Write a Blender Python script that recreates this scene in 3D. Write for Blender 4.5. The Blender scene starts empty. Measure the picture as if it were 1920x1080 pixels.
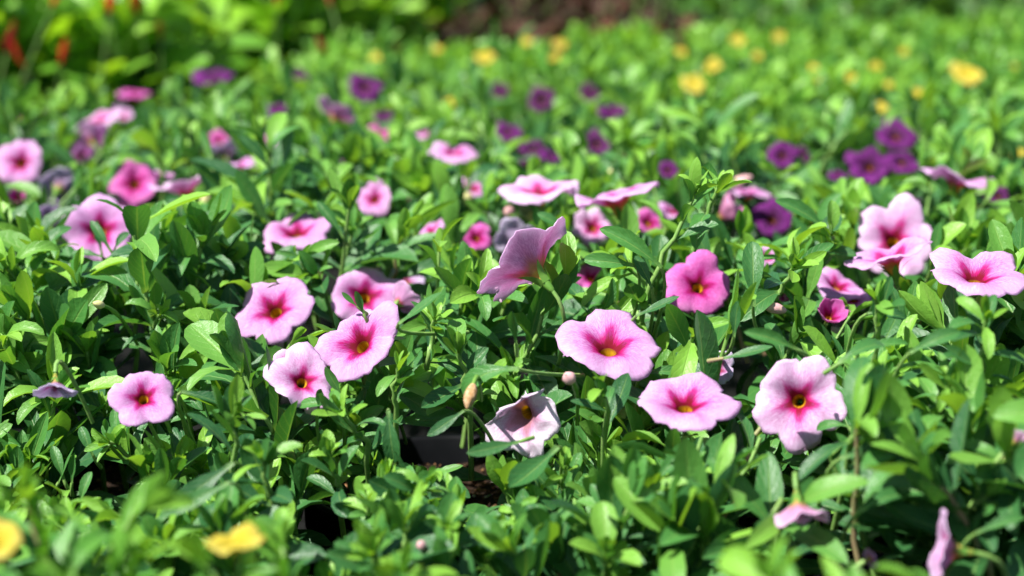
import bpy, math, time
import numpy as np
from mathutils import Vector, Matrix, noise as mnoise
T0 = time.time()
R = math.radians
sc = bpy.context.scene
col = sc.collection

# ------------------------------------------------------------------ camera
FPX = 3200.0                         # focal length in pixels of the 1920 px wide photograph
PITCH = R(12.3)
CAM = np.array([0.0, 0.0, 0.277])
cam_d = bpy.data.cameras.new('camera'); cam = bpy.data.objects.new('camera', cam_d); col.objects.link(cam)
cam.location = CAM; cam.rotation_euler = (math.pi/2 - PITCH, 0, 0)
cam_d.sensor_width = 36.0; cam_d.lens = 36.0*FPX/1920.0
cam_d.clip_start = 0.01; cam_d.clip_end = 200
cam_d.dof.use_dof = True; cam_d.dof.focus_distance = 0.540; cam_d.dof.aperture_fstop = 9.0
sc.camera = cam
# ------------------------------------------------------------------ light
SUN = np.array([-0.45, -0.33, 0.83]); SUN = SUN/np.linalg.norm(SUN)   # towards the sun
w = bpy.data.worlds.new('World'); sc.world = w; w.use_nodes = True
nt = w.node_tree; nt.nodes.clear()
sky = nt.nodes.new('ShaderNodeTexSky'); sky.sky_type = 'NISHITA'; sky.sun_disc = False
sky.sun_elevation = math.asin(SUN[2]); sky.sun_rotation = math.atan2(SUN[0], SUN[1])
bg = nt.nodes.new('ShaderNodeBackground'); bg.inputs['Strength'].default_value = 0.06
wo = nt.nodes.new('ShaderNodeOutputWorld')
nt.links.new(sky.outputs[0], bg.inputs[0]); nt.links.new(bg.outputs[0], wo.inputs[0])
sl = bpy.data.lights.new('sun', 'SUN'); sl.energy = 5.0; sl.angle = R(0.53); sl.color = (1.0, 0.955, 0.88)
so = bpy.data.objects.new('sun', sl); col.objects.link(so)
so.rotation_euler = Vector(SUN).to_track_quat('Z', 'Y').to_euler(); so.location = (-1, -1, 3)
vs = sc.view_settings; vs.view_transform = 'Standard'; vs.look = 'None'; vs.gamma = 1; vs.use_curve_mapping = False
vs.exposure = 1.27
sc.render.engine = 'CYCLES'
sc.cycles.use_denoising = True
sc.cycles.max_bounces = 8; sc.cycles.diffuse_bounces = 4; sc.cycles.transmission_bounces = 6; sc.cycles.glossy_bounces = 2
sc.cycles.sample_clamp_indirect = 6.0

# ------------------------------------------------------------------ projection helpers
cp, sp = math.cos(PITCH), math.sin(PITCH)
FW = np.array([0, cp, -sp]); UP = np.array([0, sp, cp]); RT = np.array([1.0, 0, 0])
def at(px, py, d):
    """the point seen at a photograph pixel, d metres down the lens axis"""
    return CAM + d*(FW + RT*(px-960)/FPX + UP*(540-py)/FPX)
def depth_for_z(py, z):
    return (CAM[2]-z)/(sp - (540-py)/FPX*cp)
def proj(P):
    P = np.asarray(P) - CAM
    d = P@FW; d = np.where(d < 1e-3, 1e-3, d)
    return 960 + FPX*(P@RT)/d, 540 - FPX*(P@UP)/d, d
def camvec(v):
    v = np.array(v, float); v = v[0]*RT + v[1]*UP - v[2]*FW
    return v/np.linalg.norm(v)
def nz(v):
    n = np.linalg.norm(v); return v/n if n > 1e-9 else np.array([0, 0, 1.0])

# ------------------------------------------------------------------ materials
def new_mat(name):
    m = bpy.data.materials.new(name); m.use_nodes = True; m.node_tree.nodes.clear(); return m, m.node_tree
class NB:
    """small helper to write node graphs"""
    def __init__(s, t): s.t = t
    def n(s, kind, **kw):
        x = s.t.nodes.new(kind)
        for k, v in kw.items(): setattr(x, k, v)
        return x
    def put(s, inp, v):
        if isinstance(v, bpy.types.NodeSocket): s.t.links.new(v, inp)
        elif v is not None: inp.default_value = v
    def math(s, op, a, b=None, c=None, clamp=False):
        x = s.n('ShaderNodeMath', operation=op); x.use_clamp = clamp
        s.put(x.inputs[0], a)
        if b is not None: s.put(x.inputs[1], b)
        if c is not None: s.put(x.inputs[2], c)
        return x.outputs[0]
    def mix(s, f, a, b, mode='MIX'):
        x = s.n('ShaderNodeMix', data_type='RGBA', blend_type=mode); x.clamp_factor = True
        s.put(x.inputs[0], f); s.put(x.inputs[6], a); s.put(x.inputs[7], b); return x.outputs[2]
    def attr(s, name, out='Fac'):
        x = s.n('ShaderNodeAttribute', attribute_name=name); return x.outputs[out]
    def ramp(s, f, stops, interp='LINEAR'):
        x = s.n('ShaderNodeValToRGB'); x.color_ramp.interpolation = interp
        e = x.color_ramp.elements
        while len(e) < len(stops): e.new(0.5)
        for k, (p, c) in enumerate(stops): e[k].position = p; e[k].color = (*c, 1)
        s.put(x.inputs[0], f); return x.outputs[0]
    def noise(s, vec, scale, detail=3, rough=0.55):
        x = s.n('ShaderNodeTexNoise'); x.inputs['Scale'].default_value = scale; x.inputs['Detail'].default_value = detail
        x.inputs['Roughness'].default_value = rough
        if vec is not None: s.put(x.inputs['Vector'], vec)
        return x.outputs[0]
    def ss(s, v, a, b):
        x = s.n('ShaderNodeMapRange', interpolation_type='SMOOTHSTEP'); s.put(x.inputs[0], v)
        x.inputs[1].default_value = a; x.inputs[2].default_value = b; return x.outputs[0]

def leaf_material(name, old, mid, young, trans=0.34, rough=0.40, spec=0.40):
    m, t = new_mat(name); b = NB(t)
    luv = b.n('ShaderNodeAttribute', attribute_name='luv')
    sep = b.n('ShaderNodeSeparateXYZ'); b.put(sep.inputs[0], luv.outputs['Vector'])
    u, v = sep.outputs[0], sep.outputs[1]          # u: -1..1 across, v: 0..1 along
    oi = b.n('ShaderNodeObjectInfo')
    tint = b.attr('tint')
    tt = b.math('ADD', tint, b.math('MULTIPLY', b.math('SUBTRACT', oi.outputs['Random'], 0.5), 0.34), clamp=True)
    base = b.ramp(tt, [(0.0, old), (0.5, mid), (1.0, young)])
    geo = b.n('ShaderNodeNewGeometry'); tc = b.n('ShaderNodeTexCoord')
    n1 = b.noise(geo.outputs['Position'], 260, 3)
    base = b.mix(b.math('MULTIPLY', n1, 0.45), base, b.mix(1.0, base, (0.55, 0.66, 0.6, 1), 'MULTIPLY'))
    # pale midrib, faint side veins, slightly paler petiole end
    au = b.math('ABSOLUTE', u)
    rib = b.math('SUBTRACT', 1.0, b.ss(au, 0.02, 0.11))
    pale = b.mix(0.5, base, (0.30, 0.46, 0.12, 1))
    side = b.math('SINE', b.math('MULTIPLY', b.math('SUBTRACT', v, b.math('MULTIPLY', au, 0.28)), 46.0))
    side = b.math('MULTIPLY', b.ss(side, 0.75, 1.0), 0.16)
    c = b.mix(b.math('MULTIPLY', rib, b.math('SUBTRACT', 0.9, b.math('MULTIPLY', v, 0.62))), base, pale)
    c = b.mix(side, c, pale)
    c = b.mix(b.math('SUBTRACT', 0.6, b.ss(v, 0.0, 0.30), clamp=True), c, pale)
    pb = b.n('ShaderNodeBsdfPrincipled')
    b.put(pb.inputs['Base Color'], c); pb.inputs['Roughness'].default_value = rough
    pb.inputs['Specular IOR Level'].default_value = spec
    n2 = b.noise(geo.outputs['Position'], 1500, 3, 0.6)
    n3 = b.noise(geo.outputs['Position'], 380, 2, 0.5)
    hgt = b.math('SUBTRACT', b.math('ADD', b.math('MULTIPLY', n2, 0.5), b.math('MULTIPLY', n3, 0.9)), b.math('ADD', b.math('MULTIPLY', rib, 0.7), b.math('MULTIPLY', side, 1.6)))
    bp = b.n('ShaderNodeBump'); bp.inputs['Strength'].default_value = 0.45; bp.inputs['Distance'].default_value = 0.0007
    b.put(bp.inputs['Height'], hgt); b.put(pb.inputs['Normal'], bp.outputs[0])
    tr = b.n('ShaderNodeBsdfTranslucent')
    b.put(tr.inputs['Color'], b.mix(1.0, c, (1.6, 1.4, 0.5, 1), 'MULTIPLY'))
    mx = b.n('ShaderNodeMixShader'); mx.inputs[0].default_value = trans
    b.put(mx.inputs[1], pb.outputs[0]); b.put(mx.inputs[2], tr.outputs[0])
    o = b.n('ShaderNodeOutputMaterial'); b.put(o.inputs[0], mx.outputs[0])
    return m

def petal_material(name, stops, vein, rim, trans=0.5, starw=0.15, veins=0.9, throat=0.85):
    """rad runs 0 at the tube's foot to 1 at the rim; lobe is 1 on a lobe's middle and -1 at the notch"""
    m, t = new_mat(name); b = NB(t)
    rad = b.attr('rad'); lobe = b.attr('lobe')
    d = b.n('ShaderNodeAttribute', attribute_name='pdir')
    oi = b.n('ShaderNodeObjectInfo')
    star = b.math('POWER', b.math('MULTIPLY_ADD', lobe, 0.5, 0.5), 2.0)
    sv = b.n('ShaderNodeVectorMath', operation='SCALE'); b.put(sv.inputs[0], d.outputs['Vector']); sv.inputs[3].default_value = 1.0
    ad = b.n('ShaderNodeVectorMath', operation='ADD'); b.put(ad.inputs[0], sv.outputs[0])
    cx = b.n('ShaderNodeCombineXYZ'); b.put(cx.inputs[2], b.math('MULTIPLY', rad, 0.22)); b.put(cx.inputs[0], b.math('MULTIPLY', oi.outputs['Random'], 9.0)); b.put(ad.inputs[1], cx.outputs[0])
    streak = b.noise(ad.outputs[0], 16.0, 3, 0.6)
    e = b.math('SUBTRACT', rad, b.math('MULTIPLY', star, starw))
    e = b.math('ADD', e, b.math('MULTIPLY', b.math('SUBTRACT', streak, 0.5), 0.26))
    e = b.math('ADD', e, b.math('MULTIPLY', b.math('SUBTRACT', oi.outputs['Random'], 0.5), 0.10))
    # the tube's own zone is fixed by the radius, only the blotch feathers
    k = b.ss(rad, 0.20, 0.30)
    e = b.math('ADD', b.math('MULTIPLY', e, k), b.math('MULTIPLY', rad, b.math('SUBTRACT', 1.0, k)))
    e = b.math('MAXIMUM', e, b.math('MULTIPLY', b.ss(rad, 0.18, 0.225), 0.235))
    c = b.ramp(e, stops)
    fv = b.noise(ad.outputs[0], 34.0, 3, 0.6)
    ridge = b.math('SUBTRACT', 1.0, b.ss(b.math('ABSOLUTE', b.math('SUBTRACT', fv, 0.5)), 0.0, 0.085))
    fade = b.math('SUBTRACT', 1.0, b.ss(rad, 0.45, 1.0))
    midv = b.math('MULTIPLY', b.ss(lobe, 0.985, 0.9995), b.math('SUBTRACT', 1.0, b.ss(rad, 0.55, 0.97)))
    vv = b.math('MAXIMUM', b.math('MULTIPLY', ridge, b.math('MULTIPLY_ADD', fade, 0.65, 0.22)), b.math('MULTIPLY', midv, 0.9))
    vv = b.math('MULTIPLY', b.math('MULTIPLY', vv, b.ss(rad, 0.28, 0.42)), veins)
    c = b.mix(vv, c, vein)
    thr = b.math('MULTIPLY', b.math('MULTIPLY', b.ss(streak, 0.50, 0.62), b.ss(rad, 0.06, 0.14)), b.math('SUBTRACT', 1.0, b.ss(rad, 0.18, 0.23)))
    c = b.mix(b.math('MULTIPLY', thr, throat), c, b.mix(1.0, c, (0.55, 0.22, 0.1, 1), 'MULTIPLY'))
    blot = b.noise(ad.outputs[0], 2.6, 2, 0.5)
    c = b.mix(b.math('MULTIPLY', b.ss(blot, 0.48, 0.75), b.math('MULTIPLY', b.ss(rad, 0.6, 0.95), 0.5)), c, rim)
    pb = b.n('ShaderNodeBsdfPrincipled'); b.put(pb.inputs['Base Color'], c); pb.inputs['Roughness'].default_value = 0.55
    pb.inputs['Specular IOR Level'].default_value = 0.25
    bp = b.n('ShaderNodeBump'); bp.inputs['Strength'].default_value = 0.5; bp.inputs['Distance'].default_value = 0.0006
    b.put(bp.inputs['Height'], b.math('ADD', b.math('MULTIPLY', streak, 0.9), b.math('MULTIPLY', ridge, -0.35))); b.put(pb.inputs['Normal'], bp.outputs[0])
    tr = b.n('ShaderNodeBsdfTranslucent'); b.put(tr.inputs['Color'], c)
    mx = b.n('ShaderNodeMixShader'); mx.inputs[0].default_value = trans
    b.put(mx.inputs[1], pb.outputs[0]); b.put(mx.inputs[2], tr.outputs[0])
    o = b.n('ShaderNodeOutputMaterial'); b.put(o.inputs[0], mx.outputs[0])
    return m

def plain_material(name, c1, c2, scale=200, rough=0.5, spec=0.4, bump=0.3, dist=0.0006, trans=0.0):
    m, t = new_mat(name); b = NB(t)
    geo = b.n('ShaderNodeNewGeometry')
    n = b.noise(geo.outputs['Position'], scale, 5)
    c = b.mix(b.ss(n, 0.3, 0.7), (*c1, 1), (*c2, 1))
    pb = b.n('ShaderNodeBsdfPrincipled'); b.put(pb.inputs['Base Color'], c); pb.inputs['Roughness'].default_value = rough
    pb.inputs['Specular IOR Level'].default_value = spec
    bp = b.n('ShaderNodeBump'); bp.inputs['Strength'].default_value = bump; bp.inputs['Distance'].default_value = dist
    b.put(bp.inputs['Height'], n); b.put(pb.inputs['Normal'], bp.outputs[0])
    o = b.n('ShaderNodeOutputMaterial'); out = pb.outputs[0]
    if trans > 0:
        tr = b.n('ShaderNodeBsdfTranslucent'); b.put(tr.inputs['Color'], c)
        mx = b.n('ShaderNodeMixShader'); mx.inputs[0].default_value = trans
        b.put(mx.inputs[1], out); b.put(mx.inputs[2], tr.outputs[0]); out = mx.outputs[0]
    b.put(o.inputs[0], out)
    return m

M = {}
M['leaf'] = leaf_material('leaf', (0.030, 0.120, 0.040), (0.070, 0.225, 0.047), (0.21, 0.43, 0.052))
M['leaf_yellow_bed'] = leaf_material('leaf_yellow_bed', (0.040, 0.15, 0.030), (0.085, 0.27, 0.038), (0.20, 0.42, 0.045))
M['leaf_salvia'] = leaf_material('leaf_salvia', (0.035, 0.12, 0.014), (0.12, 0.32, 0.024), (0.26, 0.50, 0.036), trans=0.36)
M['leaf_shaded'] = leaf_material('leaf_shaded', (0.016, 0.055, 0.010), (0.04, 0.13, 0.018), (0.10, 0.26, 0.028), trans=0.3, spec=.25)  # green darkened: shade in the gaps between back plants put into the colour
M['leaf_burgundy'] = leaf_material('leaf_burgundy', (0.006, 0.003, 0.004), (0.020, 0.006, 0.007), (0.085, 0.018, 0.016), trans=0.15, spec=0.15, rough=.6)
M['stem'] = plain_material('stem', (0.13, 0.27, 0.055), (0.20, 0.33, 0.09), 300, 0.5, 0.35, trans=0.1)
M['stem_brown'] = plain_material('stem_brown', (0.19, 0.21, 0.085), (0.25, 0.17, 0.10), 200, 0.55, 0.3)
M['calyx'] = plain_material('calyx', (0.10, 0.25, 0.035), (0.17, 0.33, 0.06), 300, 0.5, 0.35, trans=0.25)
Y1, Y2 = (0.66, 0.46, 0.03), (0.72, 0.52, 0.05)
def pstops(dark, blotch, mid, pale, rim, yel=(0.78, 0.46, 0.012)):
    return [(0.0, (0.16, 0.12, 0.01)), (0.08, (0.48, 0.27, 0.01)), (0.13, yel), (0.185, yel), (0.225, dark), (0.26, dark), (0.30, blotch), (0.345, blotch), (0.41, mid), (0.51, pale), (1.0, rim)]  # dark foot: shade deep inside the tube put into the colour
M['pink'] = petal_material('pink', pstops((0.28, 0.008, 0.03), (0.55, 0.008, 0.18), (0.70, 0.24, 0.60), (0.74, 0.43, 0.75), (0.76, 0.52, 0.80)), (0.52, 0.06, 0.40, 1), (0.78, 0.60, 0.84, 1))
M['deep'] = petal_material('deep', pstops((0.22, 0.006, 0.02), (0.42, 0.006, 0.13), (0.64, 0.05, 0.38), (0.70, 0.15, 0.54), (0.75, 0.23, 0.62)), (0.42, 0.02, 0.22, 1), (0.82, 0.42, 0.75, 1), starw=0.15, veins=0.95)
M['pale'] = petal_material('pale', pstops((0.35, 0.01, 0.05), (0.66, 0.02, 0.24), (0.78, 0.32, 0.66), (0.80, 0.55, 0.82), (0.83, 0.65, 0.88)), (0.58, 0.12, 0.44, 1), (0.9, 0.76, 0.9, 1))
M['faded'] = petal_material('faded', pstops((0.35, 0.05, 0.12), (0.50, 0.14, 0.35), (0.62, 0.42, 0.68), (0.68, 0.55, 0.78), (0.72, 0.64, 0.84)), (0.50, 0.22, 0.46, 1), (0.78, 0.74, 0.88, 1))
M['wilting'] = petal_material('wilting', pstops((0.45, 0.2, 0.25), (0.60, 0.30, 0.45), (0.72, 0.52, 0.70), (0.78, 0.66, 0.80), (0.82, 0.76, 0.86)), (0.58, 0.30, 0.48, 1), (0.86, 0.82, 0.90, 1), trans=.45)
M['purple'] = petal_material('purple', pstops((0.03, 0.001, 0.008), (0.06, 0.002, 0.045), (0.065, 0.002, 0.075), (0.10, 0.004, 0.115), (0.14, 0.008, 0.155), yel=(0.40, 0.13, 0.01)), (0.04, 0.001, 0.045, 1), (0.22, 0.025, 0.27, 1), trans=0.2)
M['dark_purple'] = petal_material('dark_purple', pstops((0.01, 0.0, 0.004), (0.02, 0.001, 0.015), (0.05, 0.002, 0.05), (0.075, 0.005, 0.075), (0.10, 0.01, 0.10), yel=(0.4, 0.15, 0.01)), (0.03, 0.001, 0.03, 1), (0.12, 0.02, 0.13, 1), trans=0.15)
M['yellow'] = petal_material('yellow', [(0.0, (0.3, 0.24, 0.02)), (0.2, (0.62, 0.50, 0.03)), (0.30, (0.66, 0.56, 0.045)), (0.5, (0.66, 0.56, 0.06)), (0.8, (0.70, 0.62, 0.11)), (1.0, (0.72, 0.65, 0.17))], (0.66, 0.50, 0.03, 1), (0.80, 0.72, 0.22, 1), throat=0.0, veins=.5)
def back(name, limb, rim, throat=(0.72, 0.30, 0.30), tube=(0.66, 0.52, 0.12)):
    return petal_material(name, [(0.0, (0.42, 0.46, 0.08)), (0.10, tube), (0.20, tube), (0.30, throat), (0.42, limb), (0.7, limb), (0.85, rim), (1.0, rim)], (limb[0]*.62, limb[1]*.35, limb[2]*.6, 1), (*rim, 1), veins=0.75, starw=0.05, throat=0.0)
M['pink_back'] = back('pink_back', (0.74, 0.42, 0.68), (0.80, 0.54, 0.78), (0.68, 0.10, 0.20))
M['deep_back'] = back('deep_back', (0.70, 0.32, 0.54), (0.76, 0.42, 0.64), (0.6, 0.08, 0.2))
M['pale_back'] = back('pale_back', (0.72, 0.42, 0.62), (0.78, 0.56, 0.74))
M['wilting_back'] = back('wilting_back', (0.74, 0.62, 0.78), (0.80, 0.74, 0.84), (0.66, 0.45, 0.5))
M['faded_back'] = back('faded_back', (0.60, 0.50, 0.70), (0.70, 0.64, 0.80), (0.55, 0.25, 0.4))
M['purple_back'] = back('purple_back', (0.30, 0.06, 0.30), (0.34, 0.10, 0.38), (0.25, 0.05, 0.15), (0.4, 0.25, 0.1))
M['dark_purple_back'] = back('dark_purple_back', (0.10, 0.02, 0.09), (0.12, 0.03, 0.12), (0.1, 0.03, 0.05), (0.3, 0.2, 0.1))
M['yellow_back'] = back('yellow_back', (0.74, 0.58, 0.06), (0.78, 0.64, 0.12), (0.70, 0.50, 0.04))
M['bud_pink'] = plain_material('bud_pink', (0.62, 0.40, 0.36), (0.56, 0.30, 0.36), 400, 0.6, 0.25, trans=0.1)
M['bud_cream'] = plain_material('bud_cream', (0.52, 0.50, 0.20), (0.60, 0.54, 0.30), 400, 0.6, 0.25, trans=0.1)
M['withered'] = plain_material('withered', (0.30, 0.17, 0.07), (0.48, 0.32, 0.20), 900, 0.8, 0.1, 0.8)
M['withered_purple'] = plain_material('withered_purple', (0.10, 0.05, 0.13), (0.22, 0.14, 0.24), 900, 0.8, 0.1, 0.8)
M['salvia_red'] = plain_material('salvia_red', (0.62, 0.02, 0.012), (0.72, 0.07, 0.03), 120, 0.5, 0.3, trans=0.2)
M['salvia_dark'] = plain_material('salvia_dark', (0.16, 0.006, 0.008), (0.30, 0.02, 0.02), 120, 0.5, 0.3, trans=0.2)
M['pot'] = plain_material('pot', (0.0035, 0.004, 0.005), (0.006, 0.0065, 0.008), 60, 0.42, 0.10, 0.15, 0.0005)
M['soil'] = plain_material('soil', (0.008, 0.005, 0.0035), (0.036, 0.020, 0.011), 500, 0.9, 0.15, 1.0, 0.003)
M['crumb'] = plain_material('crumb', (0.05, 0.026, 0.012), (0.26, 0.14, 0.065), 260, 0.9, 0.1, 0.6, 0.001)
M['perlite'] = plain_material('perlite', (0.55, 0.50, 0.42), (0.68, 0.64, 0.58), 600, 0.8, 0.2)
M['ground'] = plain_material('ground', (0.005, 0.005, 0.0055), (0.010, 0.010, 0.0095), 300, 0.85, 0.08, 0.6, 0.002)

# ------------------------------------------------------------------ mesh helpers
def mesh_np(name, V, quads, mats, mat_idx=None, attrs=None, tris=None):
    me = bpy.data.meshes.new(name)
    V = np.ascontiguousarray(V, np.float32); nq = len(quads); ntr = 0 if tris is None else len(tris)
    me.vertices.add(len(V)); me.vertices.foreach_set('co', V.ravel())
    loops = np.asarray(quads, np.int32).ravel(); st = np.arange(nq, dtype=np.int32)*4
    if ntr:
        st = np.concatenate([st, len(loops)+np.arange(ntr, dtype=np.int32)*3]); loops = np.concatenate([loops, np.asarray(tris, np.int32).ravel()])
    me.loops.add(len(loops)); me.loops.foreach_set('vertex_index', loops)
    me.polygons.add(nq+ntr); me.polygons.foreach_set('loop_start', st)
    me.polygons.foreach_set('use_smooth', np.ones(nq+ntr, bool))
    for m in mats: me.materials.append(m)
    if mat_idx is not None: me.polygons.foreach_set('material_index', np.asarray(mat_idx, np.int32))
    for k, a in (attrs or {}).items():
        a = np.ascontiguousarray(a, np.float32)
        if a.ndim == 1:
            at_ = me.attributes.new(k, 'FLOAT', 'POINT'); at_.data.foreach_set('value', a)
        else:
            at_ = me.attributes.new(k, 'FLOAT_VECTOR', 'POINT'); at_.data.foreach_set('vector', a.ravel())
    me.update(calc_edges=True)
    return me
def link(name, data, parent=None, mat=None):
    o = bpy.data.objects.new(name, data); col.objects.link(o)
    if parent is not None: o.parent = parent
    if mat is not None: o.matrix_basis = mat
    return o
def tag(o, label=None, cat=None, group=None, kind=None):
    for k, v in (('label', label), ('category', cat), ('group', group), ('kind', kind)):
        if v: o[k] = v
    return o
def grid_quads(nr, nc, wrap=False, off=0):
    q = []
    for r in range(nr-1):
        for c in range(nc if wrap else nc-1):
            c2 = (c+1) % nc
            q.append((off+r*nc+c, off+r*nc+c2, off+(r+1)*nc+c2, off+(r+1)*nc+c))
    return q
def tube(path, rad, seg=6):
    path = np.asarray(path, float); n = len(path); V = []
    t = np.gradient(path, axis=0); ref = np.array([0.31, 0.87, 0.38])
    for i in range(n):
        d = nz(t[i]); a = nz(np.cross(d, ref)); b_ = np.cross(d, a)
        r = rad if np.isscalar(rad) else rad[i]
        for k in range(seg):
            an = 2*math.pi*k/seg; V.append(path[i]+r*(a*math.cos(an)+b_*math.sin(an)))
    return np.array(V), grid_quads(n, seg, True)
def bez(a, b, c, n):
    t = np.linspace(0, 1, n)[:, None]; return (1-t)**2*a + 2*t*(1-t)*b + t*t*c

# ------------------------------------------------------------------ leaf prototypes (length 1 along +y, face up +z)
def leaf_proto(rows, cols, width, bend, fold, twist, round_, wav, seed):
    rg = np.random.default_rng(seed); V = []; UVv = []
    y = z = 0.0; ang = 0.18
    ph = rg.uniform(0, 6.28)
    vl = [0, .20, .42, .64, .82, .94, 1.0] if rows == 7 else [0, .3, .6, .87, 1.0]
    for r in range(rows):
        v = vl[r]
        if r:
            dv_ = v-vl[r-1]; ang -= bend*dv_*(0.5+v); y += math.cos(ang)*dv_; z += math.sin(ang)*dv_
        # spatulate outline: slim foot, widest past the middle, blunt tip
        a = v**(1.25 + 0.55*round_); s = math.sin(math.pi*min(1, a))**0.62*min(1, .35+1.6*v)
        hw = width*0.5*max(s, 0.0)
        hw = max(hw, width*0.10*(1-v) + width*.03)
        for c in range(cols):
            u = -1+2*c/(cols-1)
            cup = fold*abs(u)**1.4*hw + wav*hw*abs(u)*math.sin(7*v+ph+(1.7 if u > 0 else 0))
            tw = twist*v
            x = u*hw*math.cos(fold*0.4); zz = cup
            x2 = x*math.cos(tw)-zz*math.sin(tw); z2 = x*math.sin(tw)+zz*math.cos(tw)
            V.append((x2, y - z2*math.sin(ang), z + z2*math.cos(ang))); UVv.append((u, v, 0))
    return np.array(V), np.array(UVv), np.array(grid_quads(rows, cols))
rg0 = np.random.default_rng(5)
HI, LO = [], []
SPEC = []
for k in range(24):
    width = rg0.uniform(0.20, 0.34); bend = [-0.5, 0.1, 0.5, 0.9, 1.3, 1.8][k % 6] + rg0.uniform(-.15, .15)
    SPEC.append((width, bend, rg0.uniform(0.15, 0.7), rg0.uniform(-.5, .5), rg0.uniform(0, 0.6), rg0.uniform(0, .22)))
for k in range(12):           # blunter, rounder leaves of the young low plants and the shoot tips
    width = rg0.uniform(0.32, 0.47); bend = [-0.6, 0.0, 0.4, 0.8][k % 4] + rg0.uniform(-.15, .15)
    SPEC.append((width, bend, rg0.uniform(0.25, 0.6), rg0.uniform(-.25, .25), rg0.uniform(0.6, 1.0), rg0.uniform(0, .1)))
for k in range(6):            # broad pointed leaves of the red bedding plants
    SPEC.append((rg0.uniform(.5, .66), rg0.uniform(.2, 1.0), rg0.uniform(.1, .4), rg0.uniform(-.2, .2), 0.0, rg0.uniform(.1, .25)))
for k, s in enumerate(SPEC):
    HI.append(leaf_proto(7, 5, *s, seed=k)); LO.append(leaf_proto(5, 3, *s, seed=k))
_leafmesh = {}
def leaf_mesh(shape, tintbin, matname='leaf'):
    key = (shape, tintbin, matname)
    if key not in _leafmesh:
        V, U, Q = HI[shape]
        _leafmesh[key] = mesh_np('leaf', V, Q, [M[matname]], attrs={'luv': U, 'tint': np.full(len(V), tintbin/6.0)})
    return _leafmesh[key]
def frame(o, d, n, s):
    """4x4 with +y along d, +z near n"""
    d = nz(d); x = nz(np.cross(d, n)); z = np.cross(x, d)
    m = np.eye(4); m[:3, 0] = x*s; m[:3, 1] = d*s; m[:3, 2] = z*s; m[:3, 3] = o
    return m

# ------------------------------------------------------------------ plants: where each stands, what it carries
class Plant: pass
plants = []
def add_plant(x, y, kind):
    p = Plant(); p.x, p.y, p.kind = x, y, kind; p.leaves = []; p.stems = []; p.flowers = []; p.buds = []
    plants.append(p); return p
ROWS = [0.335, 0.452, 0.565, 0.668, 0.772, 0.876, 0.98, 1.084, 1.188, 1.292, 1.396, 1.50, 1.604, 1.708, 1.812, 1.916, 2.02, 2.124, 2.23, 2.34, 2.45, 2.56]
def pink_limit(x):   return 1.10 if x < -.27 else 1.02 - 0.62*x if x < 0.10 else 0.958 - 0.50*(x-0.10)
def purple_limit(x): return pink_limit(x) + (0.26 if x > -0.1 else 0.13)
def kind_at(x, y):
    if y < 0.39: return 'yellow_front'
    if y < pink_limit(x): return 'pink'
    if x < -0.15 and y > pink_limit(x): return None       # the dark gap and the red bedding plants
    if y < purple_limit(x): return 'purple'
    if y > 1.70 + 0.75*max(0, x-.05): return None
    return 'yellow'
for j, ry in enumerate(ROWS):
    half = 0.36*ry + 0.14
    xs = np.arange(-math.ceil(half/0.105)*0.105, half+0.01, 0.105) + (0.03 if j % 2 else -0.02)
    for x in xs:
        k = kind_at(x, ry)
        if k: add_plant(float(x), ry, k)
PXY = np.array([(p.x, p.y) for p in plants])
def nearest_plant(x, y, kinds=None):
    d = (PXY[:, 0]-x)**2 + (PXY[:, 1]-y)**2
    if kinds:
        d = d + np.array([0 if p.kind in kinds else 9 for p in plants])
    return plants[int(np.argmin(d))]

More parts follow.
